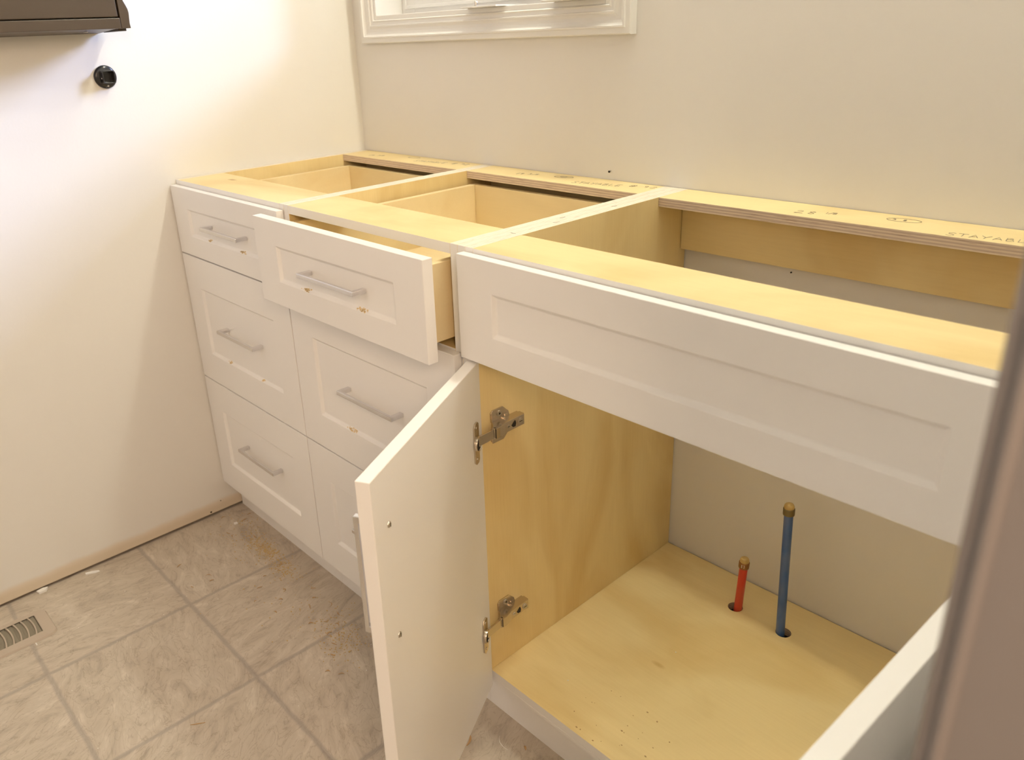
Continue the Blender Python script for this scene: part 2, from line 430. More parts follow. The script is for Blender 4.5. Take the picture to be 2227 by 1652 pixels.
jm.box(OX0, OX0 + t, D - 0.012, D + 0.128, OZ0, OZ1, M['trim']); jm.box(OX1 - t, OX1, D - 0.012, D + 0.128, OZ0, OZ1, M['trim'])
jm.box(OX0 + t, OX1 - t, D - 0.012, D + 0.128, OZ0, OZ0 + t, M['trim']); jm.box(OX0 + t, OX1 - t, D - 0.012, D + 0.128, OZ1 - t, OZ1, M['trim'])
jm.build('window_jamb', win, 0.0012, base=WB)
sf = MB(); a0, a1, c0, c1 = OX0 + t, OX1 - t, OZ0 + t, OZ1 - t
ys0, ys1 = D + 0.07, D + 0.115
for (q0, q1, r0, r1) in ((a0, a0 + 0.05, c0, c1), (a1 - 0.05, a1, c0, c1), (a0 + 0.05, a1 - 0.05, c0, c0 + 0.05), (a0 + 0.05, a1 - 0.05, c1 - 0.05, c1)):
    sf.box(q0, q1, ys0, ys1, r0, r1, M['trim'])
for (q0, q1, r0, r1) in ((a0 + .012, a0 + .02, c0 + .012, c1 - .012), (a0 + .0203, a1 - .012, c0 + .012, c0 + .02)):
    sf.box(q0, q1, ys0 - 0.004, ys0, r0, r1, M['trim'])
sh = sf.build('window_sash', win, 0.0015, base=WB)
MB().box(a0 + 0.048, a1 - 0.048, ys0 + 0.018, ys0 + 0.024, c0 + 0.048, c1 - 0.048, M['glass']).build('window_pane', sh, base=WB)
zs = OZ0 + t
for nm, x0, x1, y0, lab in (('plastic_strip', 0.445, 0.560, 0.487, 'thin flat white strip lying on the window sill, nearer the corner'),
                            ('plastic_strip', 0.690, 0.818, 0.470, 'wider flat white strip lying on the window sill, nearer its right end')):
    b = MB(); b.prism([(x0, y0 + 0.012, zs), (x0 + 0.01, y0, zs), (x1 - 0.004, y0 + 0.004, zs), (x1, y0 + 0.03, zs), (x1 - 0.01, D + 0.06, zs), (x0 + 0.004, D + 0.06, zs)], (0, 0, 0.003), M['trim'])
    tag(b.build(nm, bevel=0.0006, base=(x0, y0, zs)), lab, 'strip')
b = MB(); b.lathe([(0.0, 0.012), (0.003, 0.011), (0.0045, 0.007), (0.0035, 0.003), (0.005, 0)], M['screw'], (0.472, 0.515, zs + 0.003))
tag(b.build('steel_knob', base=(0.472, 0.515, zs + 0.003)), 'tiny shiny steel knob on the narrower white sill strip', 'knob')

# ------------------------------------------------------------------ vanity light above (the warm lamp of the place)
LX = [0.68, 1.0, 1.32]; LY, LZ = 0.47, 2.22
vl = thing('vanity_light', (1.0, D, LZ + 0.08), 'three-bulb vanity light bar high on the back wall', 'lamp')
VB = Vector((1.0, D, LZ + 0.08))
MB().box(0.6, 1.4, D - 0.022, D - 0.0005, LZ + 0.06, LZ + 0.14, M['fix']).build('backplate', vl, 0.004, base=VB)
BULB = emit('frosted_bulb_glow', (1.0, 0.95, 0.85), 8.0)
for x in LX:
    MB().cyl((x, D - 0.022, LZ + 0.10), (x, LY, LZ + 0.10), 0.008, 0.008, M['fix']).cyl((x, LY, LZ + 0.11), (x, LY, LZ + 0.05), 0.022, 0.024, M['fix']).build('lamp_arm', vl, base=VB)
    MB().lathe([(0.001, 0.05), (0.018, 0.048), (0.026, 0.03), (0.034, 0.008), (0.035, -0.008), (0.028, -0.026), (0.014, -0.036), (0.001, -0.038)], BULB, (x, LY, LZ)).build('light_bulb', vl, base=VB)
    l = bpy.data.lights.new('bulb_light', 'POINT'); l.energy = VAN; l.color = VANC; l.shadow_soft_size = 0.036
    lo = bpy.data.objects.new('bulb_light', l); COL.objects.link(lo); lo.location = (x, LY, LZ - 0.045 - 0.03); 

# unseen ceiling fixture, added to go with the ceiling fill
cl = thing('added_ceiling_lamp', (0.85, -0.75, 2.4), 'round unseen ceiling lamp, added for the fill light', 'lamp')
MB().lathe([(0.17, 0), (0.17, -0.012), (0.001, -0.012)], M['fix'], (0.85, -0.75, 2.4)).build('lamp_base', cl, base=(0.85, -0.75, 2.4))

# ------------------------------------------------------------------ cabinets
def handle(parent, base, cx, cz, yf, L=0.166, proj=0.0265, vertical=False):
    """flat square-section bar pull with mitred corners standing on two round-edged feet; yf = face it is fixed to"""
    b = MB(); s = 0.0078; r = L / 2; f = 0.0062
    if not vertical:
        pts = [(cx - r, yf, 0), (cx - r, yf - proj, 0), (cx + r, yf - proj, 0), (cx + r, yf, 0), (cx + r - 0.0095, yf, 0), (cx + r - 0.0095, yf - proj + f, 0), (cx - r + 0.0095, yf - proj + f, 0), (cx - r + 0.0095, yf, 0)]
        b.prism([(x, y, cz - s / 2) for x, y, _ in pts], (0, 0, s), M['nickel'])
    else:
        pts = [(0, yf, cz - r), (0, yf - proj, cz - r), (0, yf - proj, cz + r), (0, yf, cz + r), (0, yf, cz + r - 0.0095), (0, yf - proj + f, cz + r - 0.0095), (0, yf - proj + f, cz - r + 0.0095), (0, yf, cz - r + 0.0095)]
        b.prism([(cx - s / 2, y, z) for _, y, z in pts], (s, 0, 0), M['nickel'])
    return b.build('handle', parent, 0.0009, 2, base=base)

def residue(parent, base, spots, yf, zr, seed):
    """crumbly amber smears lying on the sloped lower ledge of a drawer front"""
    rnd = random.Random(seed)
    for (cx, wd, n) in spots:
        b = MB()
        for i in range(n):
            x = cx + rnd.gauss(0, 0.42) * wd; u = min(max(rnd.gauss(0.0026, 0.0013), .0005), .0052); s = rnd.uniform(0.0006, 0.0017)
            a = rnd.uniform(0, 3.14); nv = Vector((0, -0.7071, 0.7071)); tv = Vector((0, 0.7071, 0.7071)); c = Vector((x, yf + u, zr + u)) + nv * 0.0001
            q = [c + Vector((1, 0, 0)) * s * 1.8 * math.cos(a + k) + tv * s * 0.9 * math.sin(a + k) for k in (0, 1.3, 2.7, 3.9, 5.2)]
            b.prism(q, nv * 0.0003, M['glue'])
        b.build('amber_residue', parent, base=base)

def drawer(cab, base, x0, x1, z0, z1, pull, rail, hx, hz, bx0, bx1, bz0, bz1, ylen, res=None, lab=None, slide=True):
    yf = -0.0165 - pull; T = 0.0155 if pull == 0 else 0.0185
    bk = MB(); y0, y1 = yf + T, ylen; m = M['box']; t = 0.013
    bk.box(bx0, bx0 + t, y0, y1, bz0, bz1, m); bk.box(bx1 - t, bx1, y0, y1, bz0, bz1, m)
    bk.box(bx0 + t, bx1 - t, y0, y0 + t, bz0, bz1, m); bk.box(bx0 + t, bx1 - t, y1 - t, y1, bz0, bz1, m)
    bk.box(bx0 + t, bx1 - t, y0 + t, y1 - t, bz0 + 0.010, bz0 + 0.016, m)
    dr = bk.build('drawer', cab, 0.0008, base=base)
    fr = MB().shaker(x1 - x0, z1 - z0, T, 0.072, rail, M['cab']).build('drawer_front', dr, 0.0011, 2, mtx=Matrix.Translation(Vector((x0, yf, z0)) - Vector(base)))
    handle(dr, base, hx, hz, yf + 0.0055)
    if res: residue(dr, base, res, yf, z0 + rail, int(x0 * 1000 + z0 * 77) + 5)
    if lab: fr['label'] = lab
    return dr

def side(x0, x1, inner, y1=D - 0.0015, z0=0.0):
    """cabinet side with toe notch"""
    m = M['birch_z']; b = MB()
    b.box(x0, x1, 0.0, y1, 0.092, H, m, ny=M['cab'], pz=M['edge_x'])
    b.box(x0, x1, 0.040, y1, 0.0, 0.092, m)
    return b

def pencil(cab, base, name, notes):
    """each pencilled note on the rail is a part of its own"""
    for items in notes:
        b = MB()
        for pts, org, rot, wd in items: b.stroke(pts, wd, H + 0.00005, 0.00018, M['pencil'], org, rot)
        b.build(name, cab, base=base)

GL = {  # single-stroke letter shapes in a 0..0.7 x 0..1 box
 'S': [[(0.62, .88), (.4, 1), (.15, .9), (.12, .68), (.35, .52), (.55, .36), (.5, .1), (.25, 0), (0, .12)]],
 'T': [[(0, 1), (.7, .96)], [(.36, .98), (.3, 0)]],
 'A': [[(0, 0), (.34, 1), (.62, 0)], [(.12, .36), (.56, .38)]],
 'Y': [[(0, 1), (.3, .5)], [(.66, 1), (.3, .5), (.2, 0)]],
 'B': [[(.08, 0), (.08, 1), (.45, .95), (.5, .7), (.1, .54), (.5, .45), (.58, .12), (.3, 0), (.08, 0)]],
 'L': [[(.1, 1), (.06, 0), (.6, .03)]],
 'E': [[(.6, 1), (.08, .96), (.05, 0), (.6, .03)], [(.06, .5), (.5, .52)]],
 '#': [[(.2, 0), (.34, 1)], [(.46, 0), (.6, 1)], [(0, .34), (.72, .38)], [(.06, .66), (.78, .70)]],
 '1': [[(.3, 1), (.22, 0)]],
 '2': [[(.05, .8), (.25, 1), (.5, .86), (.46, .6), (0, .04), (.66, .02)]],
 '3': [[(.05, .92), (.35, 1), (.5, .78), (.22, .55), (.52, .4), (.45, .08), (.05, .05)]],
 '8': [[(.5, .84), (.28, 1), (.08, .8), (.5, .28), (.3, 0), (.06, .2), (.5, .84)]],
 '9': [[(.5, .78), (.26, 1), (.06, .76), (.26, .55), (.5, .74), (.42, 0)]],
 '/': [[(0, 0), (.5, 1)]],
}
def write(text, x, y, hgt, rot, adv=0.9, wd=0.0008):
    out = []; cx = 0; c, s = math.cos(rot), math.sin(rot)
    for ch in text:
        if ch != ' ':
            for st in GL[ch]:
                out.append(([(px * hgt, py * hgt) for px, py in st], (x + c * cx, y + s * cx), rot, wd))
        cx += adv * hgt * (0.55 if ch in '1/' else 1)
    return out
def ring(x, y, rx, ry, rot, wd=0.0009, n=30, a0=0.3, turns=1.04):
    return [([(rx * math.cos(a0 + 2 * math.pi * turns * i / n), ry * math.sin(a0 + 2 * math.pi * turns * i / n)) for i in range(n + 1)], (x, y), rot, wd)]

def common(cab, base, xa, xb, ya, rail_d, back=True, wl=True):
    """sides, rails and toe kick shared by the three units; xa..xb outer width"""
    t = 0.016
    tx = M['birch_x']
    side(xa, xa + t, 1).build('side_panel', cab, 0.0004, base=base)
    side(xb - t, xb, -1).build('side_panel', cab, 0.0004, base=base)
    MB().box(xa + t + .0002, xb - t - .0002, 0, ya, H - t, H - 0.0002, tx, ny=M['cab'], py=M['edge_z']).build('front_rail', cab, 0.0004, base=base)
    MB().box(xa + t + .0002, xb - t - .0002, D - rail_d, D - 0.0015, H - t, H - 0.0002, tx, ny=M['edge_z']).build('back_rail', cab, 0.0003, base=base)
    MB().box(xa, xb, 0.025, 0.0395, 0.0, 0.0915, M['cab']).build('toe_kick', cab, 0.0006, base=base)

# --- left drawer unit
A, B2 = 0.482, 0.9705
LB = (0.241, 0.0, 0.0)
c1 = thing('drawer_cabinet', LB, 'white three-drawer base cabinet in the corner against the left wall, all drawers shut', 'cabinet', 'drawer cabinets')
common(c1, LB, 0.0015, A, 0.1105, 0.0835)
MB().box(0.018, A - 0.0165, 0.0, D - 0.014, 0.0925, 0.108, M['birch_x'], ny=M['cab']).build('bottom_panel', c1, 0.0004, base=LB)
MB().box(0.018, A - 0.0165, D - 0.0135, D - 0.0015, 0.109, H - 0.017, M['birch_x']).build('back_panel', c1, base=LB)
for z in (0.692, 0.3785): MB().box(0.018, A - 0.0165, 0.0, 0.09, z, z + 0.0155, M['birch_x'], ny=M['cab']).build('divider_rail', c1, 0.0004, base=LB)
dx0, dx1 = 0.0034, 0.4805
drawer(c1, LB, dx0, dx1, 0.7055, 0.8595, 0, 0.046, 0.2555, 0.7855, 0.0315, 0.4525, 0.722, 0.843, 0.455, [(0.165, 0.010, 18), (0.315, 0.017, 30)])
drawer(c1, LB, dx0, dx1, 0.3921, 0.7025, 0, 0.074, 0.2535, 0.5505, 0.0315, 0.4525, 0.42, 0.66, 0.462, [(0.167, 0.009, 22), (0.319, 0.007, 12)])
drawer(c1, LB, dx0, dx1, 0.0885, 0.3891, 0, 0.076, 0.2600, 0.2520, 0.0315, 0.4525, 0.13, 0.35, 0.462)
tt = [write('19', .099, .4659, .014, .2) + write('3/8', .123, .477, .010, .2), ring(.238, .506, .019, .008, .1), write('STAYABLE', .281, .4686, .0145, .16, .85), write('#', .394, .488, .015, .1) + write('92', .418, .493, .015, .1)]
pencil(c1, LB, 'pencil_note', tt)

# --- middle drawer unit, top drawer pulled out
MBs = (0.726, 0.0, 0.0)
c2 = thing('drawer_cabinet', MBs, 'white three-drawer base cabinet in the middle, its top drawer pulled partly open', 'cabinet', 'drawer cabinets')
common(c2, MBs, A + 0.0003, B2, 0.1105, 0.0835)
MB().box(A + .017, B2 - .0165, 0.0, D - 0.014, 0.0925, 0.108, M['birch_x'], ny=M['cab']).build('bottom_panel', c2, 0.0004, base=MBs)
MB().box(A + .017, B2 - .0165, D - 0.0135, D - 0.0015, 0.109, H - 0.017, M['birch_x']).build('back_panel', c2, base=MBs)
for z in (0.692, 0.3785): MB().box(A + .017, B2 - .0165, 0.0, 0.09, z, z + 0.0135, M['birch_x'], ny=M['cab']).build('divider_rail', c2, 0.0004, base=MBs)
ex0, ex1 = 0.4835, 0.9690
drawer(c2, MBs, 0.4875, 0.9738, 0.7045, 0.8625, 0.052, 0.046, 0.7395, 0.7860, 0.5085, 0.9450, 0.7205, 0.8420, 0.458, [(0.6465, 0.013, 36), (0.8106, 0.016, 34)])
drawer(c2, MBs, ex0, ex1, 0.3921, 0.7025, 0, 0.074, 0.7380, 0.5520, 0.5105, 0.9425, 0.42, 0.66, 0.462, [(0.6603, 0.018, 26)])
drawer(c2, MBs, ex0, ex1, 0.0885, 0.3891, 0, 0.076, 0.7350, 0.2520, 0.5105, 0.9425, 0.13, 0.35, 0.462)
tt = [write('19', .6184, .4716, .016, .2) + write('3/8', .645, .482, .012, .25), ring(.730, .500, .021, .0085, .25) + ring(.730, .500, .007, .003, .4),
      write('STAYABLE', .7845, .4589, .0165, .2, 0.80), write('#', .8987, .487, .018, .15) + write('92', .925, .494, .0165, .12, 1.0)]
pencil(c2, MBs, 'pencil_note', tt)

# --- sink unit
C0, C1 = 0.9708, 1.7045
I0, I1 = 1.0035, 1.6885
SB = (1.345, 0.0, 0.0)
c3 = thing('sink_cabinet', SB, 'white sink base cabinet on the right with both doors open and two pipes inside', 'cabinet')
b = side(0.9873, I0, 1); b.build('side_panel', c3, 0.0004, base=SB)
side(I1, C1, -1).build('side_panel', c3, 0.0004, base=SB)
b = MB().box(B2 + 0.0002, 0.9871, 0.0, D - .0015, 0.092, H, M['birch_z'], ny=M['cab'], pz=M['edge_x']); b.box(B2 + 0.0002, 0.9871, 0.04, D - .0015, 0, 0.092, M['birch_z'])
b.build('filler_panel', c3, 0.0004, base=SB)
MB().box(I0 + .0002, I1 - .0002, 0, 0.0985, H - .016, H - .0002, M['birch_x'], ny=M['cab'], py=M['edge_z']).build('front_rail', c3, 0.0004, base=SB)
MB().box(I0 + .0002, I1 - .0002, D - 0.0905, D - .0015, H - .016, H - .0002, M['birch_x'], ny=M['edge_z']).build('back_rail', c3, 0.0003, base=SB)
MB().box(I0 + .0008, I1 - .0002, D - 0.0170, D - .0015, 0.7640, H - .0162, M['birch_x'], nz=M['edge_y'], nx=M['dark']).build('hanging_rail', c3, 0.0004, base=SB)
MB().box(B2 + .0005, C1, 0.025, 0.0395, 0, 0.0915, M['cab']).build('toe_kick', c3, 0.0006, base=SB)
# bottom panel with two drilled pipe holes
HOLES = [(1.2148, 0.4398, 0.0136), (1.3118, 0.4385, 0.0137)]
ZF = 0.1143
def holed_panel(x0, x1, y0, y1, z0, z1, holes, m):
    b = MB(); n = 32
    # slabs between columns around each hole
    xs = [x0]
    for hx, hy, r in holes: xs += [hx - 0.03, hx + 0.03]
    xs.append(x1)
    for i in range(0, len(xs) - 1, 2):
        b.add([(xs[i], y0, z1), (xs[i + 1], y0, z1), (xs[i + 1], y1, z1), (xs[i], y1, z1)], [(0, 1, 2, 3)], m)
        b.add([(xs[i], y0, z0), (xs[i + 1], y0, z0), (xs[i + 1], y1, z0), (xs[i], y1, z0)], [(3, 2, 1, 0)], m)
    for hx, hy, r in holes:
        a0, a1 = hx - 0.03, hx + 0.03; b0, b1 = hy - 0.03, hy + 0.03
        for z in (z0, z1):
            b.add([(a0, y0, z), (a1, y0, z), (a1, b0, z), (a0, b0, z)], [(0, 1, 2, 3)], m)
            b.add([(a0, b1, z), (a1, b1, z), (a1, y1, z), (a0, y1, z)], [(0, 1, 2, 3)], m)
            inn = [(hx + r * math.cos(2 * math.pi * k / n), hy + r * math.sin(2 * math.pi * k / n), z) for k in range(n)]
            out = []
            for k in range(n):
                c, s = math.cos(2 * math.pi * k / n), math.sin(2 * math.pi * k / n); q = 0.03 / max(abs(c), abs(s))
                out.append((hx + q * c, hy + q * s, z))
            b.add(inn + out, [(k, (k + 1) % n, n + (k + 1) % n, n + k) for k in range(n)], m)
        ring0 = [(hx + r * math.cos(2 * math.pi * k / n), hy + r * math.sin(2 * math.pi * k / n), z0) for k in range(n)]
        ring1 = [(p[0], p[1], z1) for p in ring0]
        b.add(ring0 + ring1, [(k, (k + 1) % n, n + (k + 1) % n, n + k) for k in range(n)], M['edge_z'])
    b.add([(x0, y0, z0), (x1, y0, z0), (x1, y0, z1), (x0, y0, z1)], [(0, 1, 2, 3)], M['cab'])
    b.add([(x0, y1, z0), (x1, y1, z0), (x1, y1, z1), (x0, y1, z1)], [(3, 2, 1, 0)], m)
    b.add([(x0, y0, z0), (x0, y1, z0), (x0, y1, z1), (x0, y0, z1)], [(3, 2, 1, 0)], m)
    b.add([(x1, y0, z0), (x1, y1, z0), (x1, y1, z1), (x1, y0, z1)], [(0, 1, 2, 3)], m)
    me = b
    return me
o = holed_panel(I0 + .0003, I1 - .0003, 0.0, D - 0.0030, ZF - 0.016, ZF, HOLES, M['birch_x']).build('bottom_panel', c3, base=SB)
bm = bmesh.new(); bm.from_mesh(o.data); bmesh.ops.remove_doubles(bm, verts=bm.verts, dist=1e-6); bmesh.ops.recalc_face_normals(bm, faces=bm.faces); bm.to_mesh(o.data); bm.free()
MB().box(I0 + .0003, I1 - .0003, 0.0, 0.0155, 0.0918, ZF - 0.0163, M['cab']).build('bottom_rail', c3, 0.0004, base=SB)
# false drawer front (very slightly out of level, as fitted)
fw = 1.7035 - 0.9857
fm = MB().shaker(fw, 0.1575, 0.0155, 0.070, 0.0465, M['cab'])
ff = fm.build('false_front', c3, 0.0011, 2, mtx=Matrix.Translation(Vector((0.9857, -0.0170, 0.7045)) - Vector(SB)) @ Matrix.Rotation(0.0028, 4, 'Y') @ Matrix.Translation((0, 0, 0.0015)))
tt = [write('28', 1.2400, .4552, .0195, .17, .95) + write('1/8', 1.2790, .473, .0125, .25, 0.8), ring(1.386, .496, .023, .011, .1) + write('3', 1.372, .490, .009, .3) + write('8', 1.386, .491, .009, .2),
      write('STAYABLE', 1.4600, .4420, .0165, .15, .82), write('# 92', 1.585, .460, .0165, .15, .9)]
pencil(c3, SB, 'pencil_note', tt)
for x, y, r in ((0.990, .1855, .5), (0.978, .215, 1.0), (0.985, .098, -.4), (0.990, .33, .9)):
    MB().stroke([(0, 0), (.006, .001), (.010, .004)], .0011, H + .0001, .0002, M['pencil'], (x - .004, y), r).build('pencil_mark', c3, base=SB)

# doors: local frame x along the door from the hinge, z up, outer face y=0, inner face y=T
def door(ang, P0, mirror, hinges):
    DW, DH, T = 0.3575, 0.6135, 0.0185
    sgn = -1 if mirror else 1
    # local x runs away from the hinge; for the mirrored door geometry is flipped in x
    body = MB().shaker(DW, DH, T, 0.070, 0.072, M['cab'])
    if mirror: body.v = [Vector((-v.x, v.y, v.z)) for v in body.v]
    rot = Matrix.Rotation(ang, 4, 'Z')
    mtx = Matrix.Translation(Vector(P0) - Vector(SB)) @ rot
    d = body.build('door', c3, 0.0011, 2, mtx=mtx)
    hb = MB(); s = 0.0078; cx = sgn * 0.3215; cz = 0.6375 - 0.0885 - 0.083 + 0.0; L = 0.170; r = L / 2; cz = 0.5465 - 0.0885; f = 0.0062; pj = 0.027
    yf = 0.0
    pts = [(yf, cz - r), (yf - pj, cz - r), (yf - pj, cz + r), (yf, cz + r), (yf, cz + r - .0095), (yf - pj + f, cz + r - .0095), (yf - pj + f, cz - r + .0095), (yf, cz - r + .0095)]
    hb.prism([(cx - s / 2, y, z) for y, z in pts], (s, 0, 0), M['nickel'])
    hb.build('handle', d, 0.0009)
    for z in (0.6266 - .0885, 0.4664 - .0885):
        sc = MB().lathe([(0.0, 0.0022), (0.002, 0.002), (0.0036, 0.0010), (0.004, 0.0)], M['screw'], (cx, T, z), (0, 1, 0), 16)
        sc.box(cx - .0004, cx + .0004, T + .0019, T + .0024, z - .0025, z + .0025, M['dark'])
        sc.build('screw', d)
    return d
ANG = math.atan2(-0.886, 0.4637)
d1 = door(ANG, (0.9945, -0.0127, 0.0885), False, 1)
d1['label'] = 'left door swung open about 60 degrees, plain inner face showing'
d2 = door(math.radians(88.0), (1.6975, -0.0195, 0.0885), True, 1)
d2['label'] = 'right door swung open square to the cabinet, seen from above its edge'

def hinge(dr, zc, name='hinge'):
    """clip-on concealed hinge: cup flange on door, link, arm and mounting wings on the side panel (world space, then parented to the door)"""
    b = MB(); m = M['hinge']
    dirv = Vector((0.4637, -0.886, 0)); nin = Vector((0.886, 0.4637, 0)); P = Vector((0.9945, -0.0127, 0)) + nin * 0.0185
    def DP(s, off, z): q = P + dirv * s + nin * off; return (q.x, q.y, z)
    # flange plate on the door inner face with clipped corners
    zz = [(-.034, .0245), (-.030, .0205), (.030, .0205), (.034, .0245), (.034, .0335), (.029, .0385), (-.029, .0385), (-.034, .0335)]
    b.prism([DP(s, 0.0002, zc + z) for z, s in zz], Vector(nin) * 0.0026, m)
    # cup mouth (dark) and raised rim
    b.lathe([(.0118, 0.0002), (.0118, .0042), (.0105, .0046), (.0098, .003), (.0098, .0028)], m, DP(.0300, .0024, zc), nin, 24)
    b.lathe([(.0098, .0030), (.0001, .0029)], M['dark'], DP(.0300, .0024, zc), nin, 24)
    for z in (-.026, .026): b.cyl(DP(.0300, .0026, zc + z), DP(.0300, .0036, zc + z), .0026, .0024, m, 14)
    # link from the cup to the arm
    q0 = Vector(DP(.0300, .003, zc + .003)); q1 = Vector((1.0215, 0.0105, zc)); n2 = Vector((0.5, .8, 0)).normalized() * 0.0035
    up = Vector((0, 0, .0078))
    vs = [q0 - up - n2, q0 - up + n2, q0 + up + n2, q0 + up - n2, q1 - up - n2, q1 - up + n2, q1 + up + n2, q1 + up - n2]
    b.add(vs, [(0, 1, 2, 3), (7, 6, 5, 4), (0, 4, 5, 1), (1, 5, 6, 2), (2, 6, 7, 3), (3, 7, 4, 0)], m)
    b.cyl((1.0215, .0115, zc - .0088), (1.0215, .0115, zc + .0088), .0030, .0030, m, 16)
    # arm: channel whose outer face dips gently towards the door
    prof = [(.012, 1.0255), (.020, 1.0258), (.030, 1.0236), (.036, 1.0215), (.078, 1.0205), (.080, 1.0185), (.080, 1.0078), (.022, 1.0078), (.016, 1.015), (.012, 1.0190)]
    b.prism([(x, y, zc - .0088) for y, x in prof], (0, 0, .0176), m)
    # dark gap between link and arm
    b.box(1.0192, 1.0258, .0112, .0120, zc - .0075, zc + .0075, M['dark'])
    # screws and the tear-drop slot on the outer face
    b.cyl((1.0203, .0690, zc), (1.0222, .0690, zc), .0052, .0048, M['screw'], 20); b.box(1.0221, 1.0226, .0655, .0725, zc - .0006, zc + .0006, M['dark'])
    b.cyl((1.0206, .0425, zc), (1.0222, .0425, zc), .0032, .0029, M['screw'], 16); b.box(1.0221, 1.0225, .0403, .0447, zc - .0005, zc + .0005, M['dark'])
    b.prism([(1.0205, y, zc + z) for y, z in ((.0490, -.001), (.0520, -.0048), (.0575, -.0052), (.0590, .0), (.0575, .0052), (.0545, .0036))], (0.0013, 0, 0), M['dark'])
    # mounting plate with two wings and their screws
    wing = [(.0205, .0085), (.0195, .024), (.024, .0285), (.046, .0285), (.058, .017), (.0605, .0085)]
    for sg in (1, -1):
        b.prism([(1.0037, y, zc + sg * z) for y, z in wing], (.0022, 0, 0), m)
        b.cyl((1.0059, .0375, zc + sg * .0195), (1.0076, .0375, zc + sg * .0195), .0050, .0045, M['screw'], 20)
        b.cyl((1.0076, .0375, zc + sg * .0195), (1.0078, .0375, zc + sg * .0195), .0020, .0019, M['dark'], 10)
        b.box(1.0059, 1.0075, .0205, .0235, zc + sg * .0085, zc + sg * .0270, m)
        b.box(1.0059, 1.0088, .0440, .0480, zc + sg * .0090 - .001, zc + sg * .0090 + .001, m)
        b.box(1.0059, 1.0070, .0490, .0550, zc + sg * .0110 - .003, zc + sg * .0110 + .003, m)
    b.box(1.0037, 1.0078, .022, .078, zc - .0085, zc + .0085, m)
    inv = (Matrix.Translation(Vector((0.9945, -0.0127, 0.0885))) @ Matrix.Rotation(ANG, 4, 'Z')).inverted()
    b.v = [inv @ v for v in b.v]
    return b.build('hinge', dr, 0.0004, 1)
hinge(d1, 0.5805); hinge(d1, 0.2205)

# ------------------------------------------------------------------ pipes inside the sink cabinet
def pipe(name, p0, p1, r, m, cap_m, label, textband=False):
    p0, p1 = Vector(p0), Vector(p1); d = (p1 - p0).normalized()
    t = thing(name, p0, label, 'pipe', 'capped supply pipes')
    MB().cyl(p0 - d * 0.0, p1, r, r, m, 28).build('tube', t, base=p0)
    c = MB(); L = 0.020
    c.lathe([(r + .0002, -.002), (r + .0018, -.002), (r + .0020, 0.0), (r + .0020, .009), (r + .0016, .0105), (r + .0002, .0105)], cap_m, p1 - d * .014, d)
    c.build('crimp_ring', t, base=p0)
    e = MB(); e.lathe([(r + .0006, -.004), (r + .0009, 0), (r + .0002, .0022), (r - .0008, .0040), (r - .0020, .0048), (.0001, .0052)], M['plug'], p1, d)
    e.build('end_plug', t, base=p0)
    if textband:
        # small pale figures printed round the ring
        tb = MB(); a = d.orthogonal().normalized(); bb = d.cross(a); base = p1 - d * .0120
        import itertools
        view = (CAM - p1); th0 = math.atan2(view.dot(bb), view.dot(a))
        for k, ch in enumerate('83'):
            for st in GL[ch]:
                hgt = .0062; pts = []
                for px, py in st:
                    th = th0 + (-.5 + k * .42 + px * .42)
                    pts.append(base + d * (py * hgt) + (a * math.cos(th) + bb * math.sin(th)) * (r + .0023))
                for i in range(len(pts) - 1): tb.cyl(pts[i], pts[i + 1], .00028, .00028, M['chip'], 6)
        tb.build('printed_figure', t, base=p0)
    return t
pipe('water_pipe', (1.2186, 0.4385, 0.055), (1.2240, 0.4400, 0.2260), 0.0075, M['red'], M['copper'], 'short red water pipe rising through the sink cabinet floor, capped', True)
pipe('water_pipe', (1.3102, 0.4346, 0.055), (1.2960, 0.4370, 0.3750), 0.0077, M['blue'], M['bronze'], 'tall blue water pipe rising through the sink cabinet floor, capped')

# ------------------------------------------------------------------ brown wall cabinet at top left
KB = (0.0, -0.5, 1.182)
k = thing('wall_cabinet', KB, 'dark brown wooden wall cabinet hanging on the left wall, cut by the picture corner', 'cabinet')
KX = 0.13; KY1 = -0.100; KY0 = -0.86; KT = 1.95
body = MB(); body.prism([(0.0005, KY0 + .02, 1.182), (KX - .02, KY0 + .02, 1.188), (KX - .02, KY0 + .02, KT), (0.0005, KY0 + .02, KT)], (0, KY1 - KY0 - .025, 0), M['brown'])
body.build('carcass', k, 0.001, base=KB)
# shaped side stile, swelling out at the foot
og = [(-.1035, 1.1875), (-.0860, 1.1877), (-.0868, 1.196), (-.0860, 1.206), (-.0852, 1.215), (-.0860, 1.222), (-.0890, 1.230), (-.0925, 1.238), (-.0945, 1.248), (-.0950, 1.262), (-.0950, KT), (-.1035, KT)]
ogb = [(-.1035, 1.1830), (-.0880, 1.1832), (-.0876, 1.206), (-.0865, 1.222), (-.0868, 1.232), (-.0888, 1.245), (-.0905, 1.262), (-.0905, KT), (-.1035, KT)]
MB().prism([(KX - .020, y, z) for y, z in ogb], (-0.085, 0, 0), M['brown']).build('side_panel', k, 0.0008, base=KB)
MB().prism([(KX, y, z) for y, z in og], (-.0195, 0, 0), M['brown']).build('stile', k, 0.0008, base=KB)
MB().box(KX - .0195, KX, KY0 + .03, -.1042, 1.1875, 1.2065, M['brown']).build('bottom_rail', k, 0.0012, base=KB)
MB().box(KX - .0195, KX - .0015, KY0 + .03, -.1065, 1.2085, KT - .03, M['brown']).build('door', k, 0.0016, base=KB)
for y in (-.155, -.36): MB().lathe([(.0001, 0), (.004, 0), (.004, -.0012), (.0001, -.0015)], M['screw'], (.075, y, 1.1848)).build('screw', k, base=KB)

